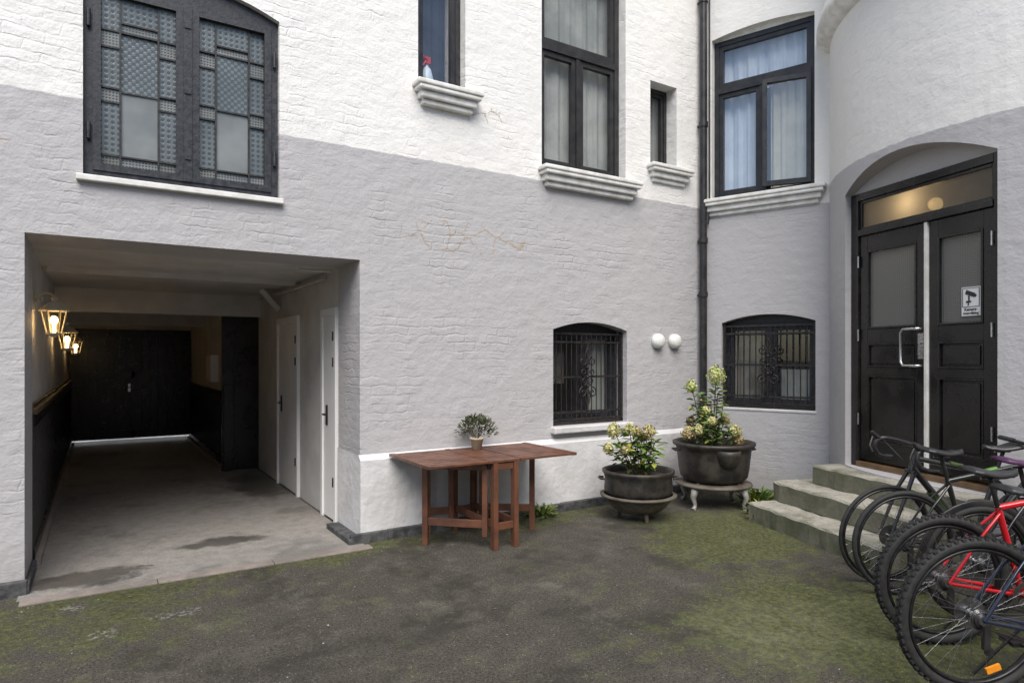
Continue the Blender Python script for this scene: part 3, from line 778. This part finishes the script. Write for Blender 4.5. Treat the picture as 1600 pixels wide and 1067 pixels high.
for i in range(620):
    a=random.uniform(0,2*pi); e=random.uniform(-.15,1.35); r=.16*random.uniform(.4,1)**.6
    c=Vector((math.cos(a)*math.cos(e)*r*1.15,math.sin(a)*math.cos(e)*r*1.1,.14+math.sin(e)*r*1.05))
    mb.m=random.choice((0,0,1)); dd=c-Vector((0,0,.1))+Vector((random.uniform(-1,1),random.uniform(-1,1),random.uniform(-.3,1)))*.06
    mb.leaf(c,dd,(random.uniform(-1,1),random.uniform(-1,1),1),.038,.015)
for i in range(26):
    a=random.uniform(0,2*pi); mb.tube([(0,0,.08),(math.cos(a)*.09,math.sin(a)*.09,.2)],.002,3)
mb.obj('foliage',[simple('sage_leaf',(.075,.09,.04),(.12,.13,.07),40,.6),simple('sage_leaf_dark',(.03,.042,.018),(.055,.05,.03),40,.6)],P)

# ------------------------------------------------------------------ cauldron planters
M_iron=simple('cast_iron_black',(.022,.021,.020),(.06,.05,.04),9,.5,metal=.2,bump=.5,bscale=35)
M_rustiron=simple('weathered_iron',(.13,.115,.09),(.065,.05,.038),7,.7,bump=.6,bscale=30)
M_soil=simple('soil',(.03,.02,.013),(.06,.04,.025),40,.95,bump=1,bscale=50,bdist=.02)
M_leg=simple('painted_iron_legs',(.30,.29,.27),(.16,.145,.13),12,.5,metal=.1)
def handle(mb,c,ang,r,z):
    M0=mb.M.copy(); mb.M=M0@Matrix.Translation(Vector(c))@Matrix.Rotation(ang,4,'Z')
    mb.tube([(r,-.06,z),(r+.045,-.055,z+.005),(r+.055,0,z+.01),(r+.045,.055,z+.005),(r,.06,z)],.011,8); mb.M=M0
C1=(4.50,-.72,0); E1=empty('cauldron_planter',C1)
mb=MB(Matrix.Translation(Vector(C1)))
mb.m=1; mb.lathe([(0,.05),(.12,.055),(.2,.08),(.27,.13),(.315,.19),(.345,.222),(.372,.232),(.375,.247),(.335,.252)],seg=48)
mb.m=0; mb.lathe([(.30,.24),(.322,.26),(.335,.30),(.328,.40),(.335,.44),(.352,.46),(.354,.485),(.335,.49),(.318,.47),(.31,.40)],seg=48)
mb.m=2; mb.lathe([(0,.435),(.15,.44),(.316,.42)],seg=32)
mb.m=1
for k in range(3):
    a=2*pi*k/3-1.9; mb.tube([(.17*math.cos(a),.17*math.sin(a),.1),(.2*math.cos(a),.2*math.sin(a),0)],[.03,.018],8)
mb.m=0; handle(mb,(0,0,0),math.radians(148),.335,.40); handle(mb,(0,0,0),math.radians(-32),.335,.40)
mb.obj('cauldron',[M_iron,M_rustiron,M_soil],E1)
C2=(5.60,-.72,0); E2=empty('cauldron_planter',C2)
mb=MB(Matrix.Translation(Vector(C2)))
mb.lathe([(0,.24),(.2,.25),(.31,.28),(.35,.32),(.365,.40),(.385,.58),(.395,.63),(.43,.655),(.432,.685),(.405,.69),(.375,.65),(.365,.58)],seg=48)
mb.m=1; mb.lathe([(0,.215),(.38,.22),(.40,.235),(.395,.25),(.30,.262),(0,.262)],seg=40)
mb.m=2; mb.lathe([(0,.60),(.2,.61),(.375,.60)],seg=32)
mb.m=0
M0=mb.M.copy(); mb.M=M0@Matrix.Rotation(math.radians(-116),4,'Z')@Matrix.Translation(Vector((.35,0,0)))
mb.lathe([(0,.44),(.05,.45),(.10,.50),(.125,.58),(.13,.63),(.115,.635)],seg=24); mb.M=M0
mb.m=3
for k in range(4):
    a=2*pi*k/4-1.42; q=[(.28,.23),(.36,.19),(.385,.13),(.35,.06),(.36,.02),(.39,.0)]
    mb.tube([(r*math.cos(a),r*math.sin(a),z) for r,z in q],[.045,.04,.03,.02,.022,.03],8)
mb.m=0; handle(mb,(0,0,0),math.radians(150),.39,.60); handle(mb,(0,0,0),math.radians(-30),.39,.60)
mb.obj('cauldron',[M_iron,M_rustiron,M_soil,M_leg],E2)

ML=[simple('hydrangea_leaf',(.09,.16,.03),(.15,.23,.05),25,.5),simple('hydrangea_leaf_dark',(.035,.075,.016),(.06,.11,.024),25,.5),simple('hydrangea_leaf_yellow',(.30,.30,.05),(.22,.25,.05),25,.5),
    simple('petal_cream',(.58,.53,.25),(.48,.47,.20),25,.6),simple('petal_lime',(.42,.50,.13),(.52,.56,.22),25,.6),simple('stem',(.10,.08,.03),(.07,.09,.03),30,.6),simple('petal_tan',(.42,.32,.15),(.32,.23,.11),25,.6)]
def head(mb,c,r,h,k,n=150):
    c=Vector(c)
    for i in range(n):
        d=Vector((random.gauss(0,1),random.gauss(0,1),random.gauss(0,1))).normalized()
        q=random.uniform(.68,1.12); tp=1-.35*max(0,d.z)
        p=c+Vector((d.x*r*q*tp,d.y*r*q*tp,d.z*h*q))
        mb.m=k if random.random()<.72 else random.choice((3,4,2,6))
        s=random.uniform(.010,.017); t=d.orthogonal().normalized(); t.rotate(Quaternion(d,random.uniform(0,6.28))); t=(t+d*random.uniform(-.6,.6)).normalized(); bt=d.cross(t)
        nn=d*.004
        mb.add([p-t*s,p-bt*s*.9+nn,p+t*s,p+bt*s*.9+nn],[(0,1,2,3)])
def hydrangea(name,base,stems,leaves):
    mb=MB(Matrix.Translation(Vector(base)))
    for (x,y,z,r,h,k) in stems:
        b0=Vector((x*.25+random.uniform(-.03,.03),y*.25,0)); tip=Vector((x,y,z)); mid=(b0+tip)/2+Vector((x*.1,y*.1,.06))
        mb.m=5; mb.tube([b0,mid,tip],.005,5)
        if r>0: head(mb,tip,r,h,k,int(190*(r/.06)**1.6))
        L=(tip-b0).length; nn=int(leaves*L/.35)
        for i in range(nn):
            t=random.uniform(.12,.97); p=b0.lerp(mid,t*2) if t<.5 else mid.lerp(tip,t*2-1)
            a=random.uniform(0,2*pi); d=Vector((math.cos(a),math.sin(a),random.uniform(-.3,.6)))
            mb.m=random.choice((0,0,0,0,1,1,2)); q=p+d*random.uniform(.0,.05)
            mb.leaf(q,d,(random.uniform(-.4,.4),random.uniform(-.4,.4),1),random.uniform(.06,.12),random.uniform(.038,.062))
    return mb.obj(name,ML)
def rr(a,b=0): return (a*.84+b*.54,-a*.54+b*.84)
st=[]
for (a,b,z,r,h,k) in ((-.24,0,.44,.065,.085,3),(-.09,-.02,.45,.06,.06,3),(.10,0,.43,.07,.07,6),(.0,.08,.42,.05,.05,6),(-.30,-.05,.27,.055,.06,3),(-.14,-.12,.26,.05,.045,6),(.06,.1,.36,.05,.05,3),(.12,-.05,.25,0,0,0),(.15,.08,.33,0,0,0),(.02,-.1,.30,0,0,0),(-.02,.02,.36,0,0,0),(.19,.0,.22,0,0,0),(-.17,.1,.3,0,0,0),(.05,-.14,.18,0,0,0),(.14,-.1,.14,0,0,0),(-.08,.0,.3,0,0,0),(.17,.02,.32,0,0,0)):
    x,y=rr(a,b); st.append((x,y,z,r,h,k))
hydrangea('hydrangea_plant',(C1[0],C1[1],.43),st,22)
st=[]
for (a,b,z,r,h,k) in ((.03,0,.80,.095,.11,4),(-.24,0,.68,.06,.07,4),(-.10,-.02,.42,.06,.05,3),(-.28,-.05,.18,.085,.07,6),(-.18,-.1,.22,.065,.06,3),(.22,-.02,.20,.075,.065,3),(.15,.1,.30,.06,.05,6),(-.06,-.15,.32,.05,.05,3),(.28,.06,.10,.065,.06,6),(-.22,.1,.30,.05,.05,6),(.0,.1,.5,0,0,0),(-.1,.06,.55,0,0,0),(.03,-.08,.3,0,0,0),(-.15,.12,.3,0,0,0),(.1,-.1,.18,0,0,0),(.06,.05,.6,0,0,0),(-.05,-.15,.1,0,0,0),(.02,.0,.68,0,0,0),(-.2,.0,.5,0,0,0),(.1,0,.45,0,0,0)):
    x,y=rr(a,b); st.append((x,y,z,r,h,k))
hydrangea('hydrangea_plant',(C2[0],C2[1],.60),st,17)
def weed(name,base,n,sp,L):
    mb=MB(Matrix.Translation(Vector(base)))
    for i in range(n):
        a=random.uniform(0,2*pi); e=random.uniform(.1,1.2); r=random.uniform(.0,sp)
        p=Vector((math.cos(a)*r,math.sin(a)*r*.6,random.uniform(0,.04)+.3*(sp-r)*random.random()))
        mb.m=random.choice((0,0,1,2)); mb.leaf(p,(math.cos(a)*math.cos(e),math.sin(a)*math.cos(e),math.sin(e)),(0,0,1),L*random.uniform(.6,1.2),L*.28)
    mb.obj(name,ML)
weed('weed_clump',(3.72,-.17,0),90,.16,.11)
weed('weed_clump',(3.55,-.13,0),30,.1,.06)
weed('weed_clump',(5.72,-1.22,0),90,.16,.09)
weed('weed_clump',(6.02,-.95,0),150,.22,.15)
weed('weed_clump',(5.45,-1.42,0),40,.12,.05)
weed('weed_clump',(4.93,-2.70,0),50,.12,.07)
mb=MB()
for i in range(420):
    x=random.uniform(-1,6); y=random.choice((random.uniform(-3.8,-.15),random.uniform(-.5,-.15)))
    if x<1.8 and y>-.3: continue
    a=random.uniform(0,6.28); mb.m=random.choice((0,0,1)); mb.leaf((x,y,.006),(math.cos(a),math.sin(a),.05),(random.uniform(-.3,.3),random.uniform(-.3,.3),1),random.uniform(.008,.024),random.uniform(.006,.012))
mb.obj('fallen_leaves',[simple('dry_leaf',(.22,.16,.07),(.14,.10,.05),30,.7),simple('pale_grit',(.38,.36,.31),(.28,.26,.22),30,.8)])

# ------------------------------------------------------------------ bicycles
M_tyre=simple('tyre_rubber',(.014,.014,.014),(.026,.026,.025),40,.75,bump=.3,bscale=120)
M_rim=simple('rim_black',(.020,.020,.022),(.03,.03,.03),30,.35,metal=.5)
M_alu=simple('aluminium_parts',(.45,.45,.46),(.32,.32,.33),40,.32,metal=1)
M_sadd=simple('saddle_vinyl',(.02,.02,.022),(.028,.028,.03),30,.42)
M_refl=simple('orange_reflector',(.85,.30,.02),(.75,.25,.02),60,.25)
def bike(loc,ang,fc,accent,r=.36,tw=.022,drop=False,knob=False,lean=0.04,steer=0.0,fender=False,reach=1.0,saddle_mat=None,refl=False):
    E=bpy.data.objects.new('bicycle',None); COL.objects.link(E)
    E.matrix_basis=Matrix.Translation(Vector(loc))@Matrix.Rotation(ang,4,'Z')@Matrix.Rotation(lean,4,'X')
    MF=simple('frame_paint',fc,tuple(min(1,x*.8) for x in fc),6,.22,coat=.6)
    MA=simple('frame_accent',accent,accent,6,.3)
    mats=[MF,M_tyre,M_rim,M_alu,M_sadd if saddle_mat is None else saddle_mat,MA,M_refl,M_black]
    WB=1.06
    def fin(mb,name):
        o=mb.obj(name,mats); o.parent=E; return o
    def wheel(cx,rear,M):
        mb=MB(M)
        def circ(rad,n=64): return [(cx+rad*math.cos(2*pi*i/n),0,r+rad*math.sin(2*pi*i/n)) for i in range(n)]
        mb.m=1; mb.tube(circ(r-tw),tw,10,True)
        if knob:
            for i in range(64):
                a=2*pi*i/64; R3=Matrix.Rotation(-a,3,'Y')
                for sy in (-.55,.0,.55):
                    rad=r-tw+tw*math.cos(sy)*1.0; aa=a+(0.03 if sy==0 else 0)
                    c=Vector((cx+rad*math.cos(aa),math.sin(sy)*tw*1.2,r+rad*math.sin(aa)))
                    mb.box(c.x-.006,c.x+.006,c.y-.006,c.y+.006,c.z-.008,c.z+.008,R3)
        mb.m=2; mb.tube(circ(r-2*tw-.008),.013,8,True,flat=(1.2,.8))
        mb.m=3; mb.tube([(cx,-.055,r),(cx,.055,r)],.010,10); mb.tube([(cx,-.03,r),(cx,-.022,r)],.026,14); mb.tube([(cx,.022,r),(cx,.03,r)],.026,14)
        mb.tube([(cx,-.02,r),(cx,.02,r)],.016,10)
        R1=r-2*tw-.015
        for i in range(28):
            a=2*pi*i/28; hb=a+(.5 if (i//2)%2 else -.5); sy=.025 if i%2 else -.025
            mb.tube([(cx+.024*math.cos(hb),sy,r+.024*math.sin(hb)),(cx+R1*math.cos(a),0,r+R1*math.sin(a))],.0011,3)
        mb.lathe([(.028,0),(.075,0),(.075,.002),(.028,.002)],(cx,.036,r),24,False,axis=(0,1,0))
        if rear:
            for j,q in enumerate((.052,.046,.040,.034,.028,.023)):
                mb.lathe([(.01,0),(q,0),(q,.002),(.01,.002)],(cx,-.034-.0042*j,r),20,False,axis=(0,-1,0))
        if refl:
            mb.m=6; p=Vector((cx+(R1-.05)*math.cos(-1.25),-.012,r+(R1-.05)*math.sin(-1.25)))
            mb.box(p.x-.035,p.x+.035,p.y-.008,p.y+.004,p.z-.014,p.z+.014,Matrix.Rotation(-.35,3,'Y'))
        if fender:
            mb.m=7; pts=[(cx+(r+.012)*math.cos(a),0,r+(r+.012)*math.sin(a)) for a in [math.radians(q) for q in (range(20,190,8) if rear else range(-10,120,8))]]
            mb.tube(pts,.028,8,flat=(.25,1.0))
        fin(mb,'rear_wheel' if rear else 'front_wheel')
    wheel(0,True,Matrix())
    hx,hz=.885,.80
    hd=Vector((-.29,0,.957))
    ST=Matrix.Translation(Vector((hx,0,hz)))@Matrix.Rotation(steer,4,hd)@Matrix.Translation(Vector((-hx,0,-hz)))
    wheel(WB,False,ST)
    mb=MB(); mb.m=0
    BB=Vector((.435,0,.29)); SC=BB+Vector((-.29,0,.957))*.50; HT=Vector((hx,0,hz))+hd*.11; HB=Vector((hx,0,hz))
    mb.tube([BB,SC],.017,12); mb.tube([SC,HT-hd*.02],.018,12); mb.tube([BB,HB+hd*.02],.024,12); mb.tube([HB,HT],.022,12)
    mb.tube([BB-Vector((0,.04,0)),BB+Vector((0,.04,0))],.022,12)
    for s in (-1,1):
        mb.tube([BB+Vector((-.03,s*.025,0)),(.25,s*.045,.32),(0,s*.06,r)],[.012,.011,.009],8)
        mb.tube([SC+Vector((0,s*.015,-.03)),(.16,s*.045,.60),(0,s*.06,r)],[.009,.008,.008],8)
    mb.m=5
    mb.tube([SC.lerp(HT,.42),SC.lerp(HT,.58)],.0187,12); mb.tube([BB.lerp(HB,.45),BB.lerp(HB,.70)],.0247,12)
    mb.m=7
    for q in (.3,.42,.54):
        cc=BB.lerp(HB,q)+Vector((-.045,0,.045)); mb.tube([cc+Vector((.03*math.cos(t)*.7,.036*math.sin(t),.03*math.cos(t)*.7)) for t in [k*2*pi/10 for k in range(10)]],.003,5,True)
    fin(mb,'frame')
    mb=MB(ST); mb.m=0
    for s in (-1,1): mb.tube([HB+Vector((.0,s*.03,-.01)),HB+Vector((.06,s*.052,-.14)),(WB,s*.055,r)],[.016,.014,.010],8)
    mb.tube([HB+Vector((0,-.045,-.012)),HB+Vector((0,.045,-.012))],.018,8)
    fin(mb,'fork')
    mb=MB(ST); mb.m=7
    top=HT+hd*.07; mb.tube([HT,top],.015,10); cl=top+Vector((.085*reach,0,.02)); mb.tube([top,cl],.015,10)
    if drop:
        for s in (-1,1):
            c=cl
            pts=[c,c+Vector((0,s*.12,0)),c+Vector((.01,s*.19,0)),c+Vector((.05,s*.205,.0)),c+Vector((.09,s*.21,-.02)),c+Vector((.10,s*.21,-.07)),c+Vector((.07,s*.215,-.12)),c+Vector((.02,s*.22,-.14)),c+Vector((-.05,s*.225,-.145))]
            mb.m=4; mb.tube(pts,.0155,8); mb.m=7
            mb.tube([c+Vector((.07,s*.21,-.0)),c+Vector((.115,s*.21,.03)),c+Vector((.125,s*.21,.05))],[.018,.018,.012],8)
            mb.m=3; mb.tube([c+Vector((.115,s*.21,.02)),c+Vector((.14,s*.205,-.05)),c+Vector((.12,s*.2,-.1))],.006,6)
            mb.m=7; mb.tube([c+Vector((.11,s*.2,.03)),c+Vector((.16,s*.1,.05)),HB+Vector((.05,0,.06))],.0025,4)
    else:
        mb.tube([cl+Vector((-.03,-.31,.02)),cl+Vector((-.005,-.1,.003)),cl+Vector((-.005,.1,.003)),cl+Vector((-.03,.31,.02))],.012,8)
        mb.m=4
        for s in (-1,1):
            mb.tube([cl+Vector((-.022,s*.20,.013)),cl+Vector((-.03,s*.32,.02))],.017,10)
            mb.m=3; mb.tube([cl+Vector((-.01,s*.18,.01)),cl+Vector((.04,s*.2,-.01)),cl+Vector((.035,s*.29,-.012))],.006,6)
            mb.m=7; mb.tube([cl+Vector((.02,s*.18,0)),cl+Vector((.1,s*.1,.03)),cl+Vector((.06,s*.02,-.12)),HB+Vector((.03,0,.04))],.0025,4); mb.m=4
    fin(mb,'handlebar')
    mb=MB(); mb.m=7
    sp=SC+Vector((-.29,0,.957))*.17; mb.tube([SC,sp],.0135,10)
    mb.m=3; mb.tube([sp+Vector((-.05,0,.0)),sp+Vector((.06,0,.0))],.006,6); mb.tube([SC-Vector((0,.02,0)),SC+Vector((0,.02,0))],.008,6)
    mb.m=4; vs=[];fs=[]; n=14;k=8
    for i in range(n+1):
        t=i/n; x=-.13+.27*t; wd=.075*(1-t)**.75*(1 if t>.08 else .75)+.019; zz=.055+.014*math.cos(t*5)-.006*(t>.85)
        for j in range(k+1):
            a=pi*j/k; vs.append((sp.x+x,math.cos(a)*wd,sp.z+zz-.032+.032*math.sin(a)**.6))
    for i in range(n):
        for j in range(k): fs.append((i*(k+1)+j,i*(k+1)+j+1,(i+1)*(k+1)+j+1,(i+1)*(k+1)+j))
    fs.append(tuple(range(k,-1,-1))); fs.append(tuple(n*(k+1)+j for j in range(k+1)))
    for i in range(n): fs.append((i*(k+1),(i+1)*(k+1),(i+1)*(k+1)+k,i*(k+1)+k))
    mb.add(vs,fs,True)
    fin(mb,'saddle')
    mb=MB(); mb.m=3; y=-.05
    mb.lathe([(.06,0),(.088,0),(.088,.003),(.06,.003)],(BB.x,y,BB.z),36,False,axis=(0,-1,0))
    for i in range(5):
        a=2*pi*i/5+.3; mb.tube([(BB.x,y,BB.z),(BB.x+.065*math.cos(a),y,BB.z+.065*math.sin(a))],.006,5)
    ca=.6
    for s,aa in ((-1,ca),(1,ca+pi)):
        e=BB+Vector((.17*math.cos(aa),s*.075,.17*math.sin(aa)))
        mb.m=7; mb.tube([BB+Vector((0,s*.06,0)),e],[.013,.009],8); mb.box(e.x-.045,e.x+.045,min(e.y,e.y+s*.09),max(e.y,e.y+s*.09),e.z-.01,e.z+.01)
    mb.m=7; up=[];n=10
    for i in range(n+1):
        a=pi/2-pi*i/n-.1; up.append((BB.x+.09*math.cos(a),y,BB.z+.09*math.sin(a)))
    for i in range(n+1):
        a=-pi/2-pi*i/n-.0; up.append((.035*math.cos(a),y+.004,r+.035*math.sin(a)))
    mb.tube(up,.004,5,True)
    mb.box(-.01,.02,-.075,-.055,r-.13,r-.02); mb.lathe([(0,0),(.022,0),(.022,.006),(0,.006)],(.02,-.062,r-.14),14,False,axis=(0,-1,0)); mb.lathe([(0,0),(.022,0),(.022,.006),(0,.006)],(.005,-.062,r-.06),14,False,axis=(0,-1,0))
    fin(mb,'drivetrain')
    mb=MB(); mb.m=7; mb.tube([(.30,.07,.3),(.12,.16,.012)],.008,6); fin(mb,'kickstand')
    return E
ang=math.atan2(-.536,.844)
bike((3.50,-4.05,0),ang+.03,(.012,.018,.04),(.02,.03,.07),r=.375,tw=.025,knob=True,lean=.03,refl=True)
bike((3.96,-3.70,0),ang-.02,(.52,.010,.018),(.72,.70,.70),r=.365,tw=.028,knob=True,lean=.05)
bike((4.50,-3.66,0),ang+.05,(.02,.02,.025),(.10,.02,.10),r=.35,tw=.02,fender=True,lean=.04,saddle_mat=simple('purple_saddle',(.07,.02,.07),(.06,.02,.06),30,.45))
bike((4.56,-3.20,0),ang+.02,(.018,.02,.018),(.07,.18,.03),r=.352,tw=.017,lean=.03)
R0=Vector((.844,-.536,0))
pf=Vector((4.70,-3.00,0))+R0*1.06
bike(tuple(pf),ang+pi,(.025,.025,.027),(.04,.07,.02),r=.35,tw=.013,drop=True,lean=-.04,steer=.12)

# ------------------------------------------------------------------ surrounding courtyard buildings
OB=empty('courtyard_building',(0,-13,0))
mb=MB(); mb.box(-9,11,-14.5,-12.5,-.1,5.6); mb.obj('walls',M_opp,OB)
mb=MB(); gl=MB()
for fl in range(2):
    for i in range(7):
        x=-7.5+i*2.6; z=.9+fl*2.5; yy=-12.5
        mb.box(x-.06,x+1.16,yy,yy+.04,z-.06,z+1.46); gl.box(x,x+.53,yy+.04,yy+.05,z,z+1.4); gl.box(x+.57,x+1.1,yy+.04,yy+.05,z,z+1.4)
        mb.box(x-.1,x+1.2,yy,yy+.14,z-.16,z-.065)
mb.obj('window_frames',M_black,OB); gl.obj('window_panes',simple('dark_pane',(.05,.06,.07),(.04,.05,.06),3,.08),OB)
mb=MB(); mb.box(-9.2,11.2,-14.7,-12.2,5.6,5.85); mb.obj('roof',M_skirt,OB)
OB2=empty('side_building',(7.5,-8,0))
mb=MB(); mb.box(6.9,9.5,-12,-4.9,-.1,7); mb.obj('walls',M_opp,OB2)
mb=MB()
for i in range(2): mb.box(6.86,6.9,-7-i*2.2,-5.9-i*2.2,3.5,5.2)
mb.obj('windows',M_black,OB2)

# ------------------------------------------------------------------ light, sky, camera
el=math.radians(52); hx,hy=-.45,-.893
ts=Vector((hx*math.cos(el),hy*math.cos(el),math.sin(el))).normalized()
sl=bpy.data.lights.new('sun','SUN'); sl.energy=4.6; sl.angle=math.radians(45); sl.color=(1,.95,.885)
so=bpy.data.objects.new('sun',sl); COL.objects.link(so); so.rotation_euler=ts.to_track_quat('Z','Y').to_euler(); so.location=(-5,-8,20)
w=bpy.data.worlds.new('World'); scene.world=w; w.use_nodes=True
N=w.node_tree.nodes; L=w.node_tree.links; bg=N['Background']
sk=N.new('ShaderNodeTexSky'); sk.sky_type='NISHITA'; sk.sun_disc=False; sk.sun_elevation=el; sk.sun_rotation=math.atan2(hx,hy)
L.new(sk.outputs[0],bg.inputs[0]); bg.inputs[1].default_value=.15

cam=bpy.data.cameras.new('camera'); co=bpy.data.objects.new('camera',cam); COL.objects.link(co); scene.camera=co
cam.sensor_width=36; cam.lens=1015/1600*36; cam.shift_y=23.5/1600; cam.clip_end=2000; cam.clip_start=.05
co.location=(0,-5.48,1.6); co.rotation_euler=(math.radians(90),0,math.radians(-32.4))
scene.view_settings.view_transform='Standard'; scene.view_settings.look='None'; scene.view_settings.exposure=0; scene.view_settings.gamma=1
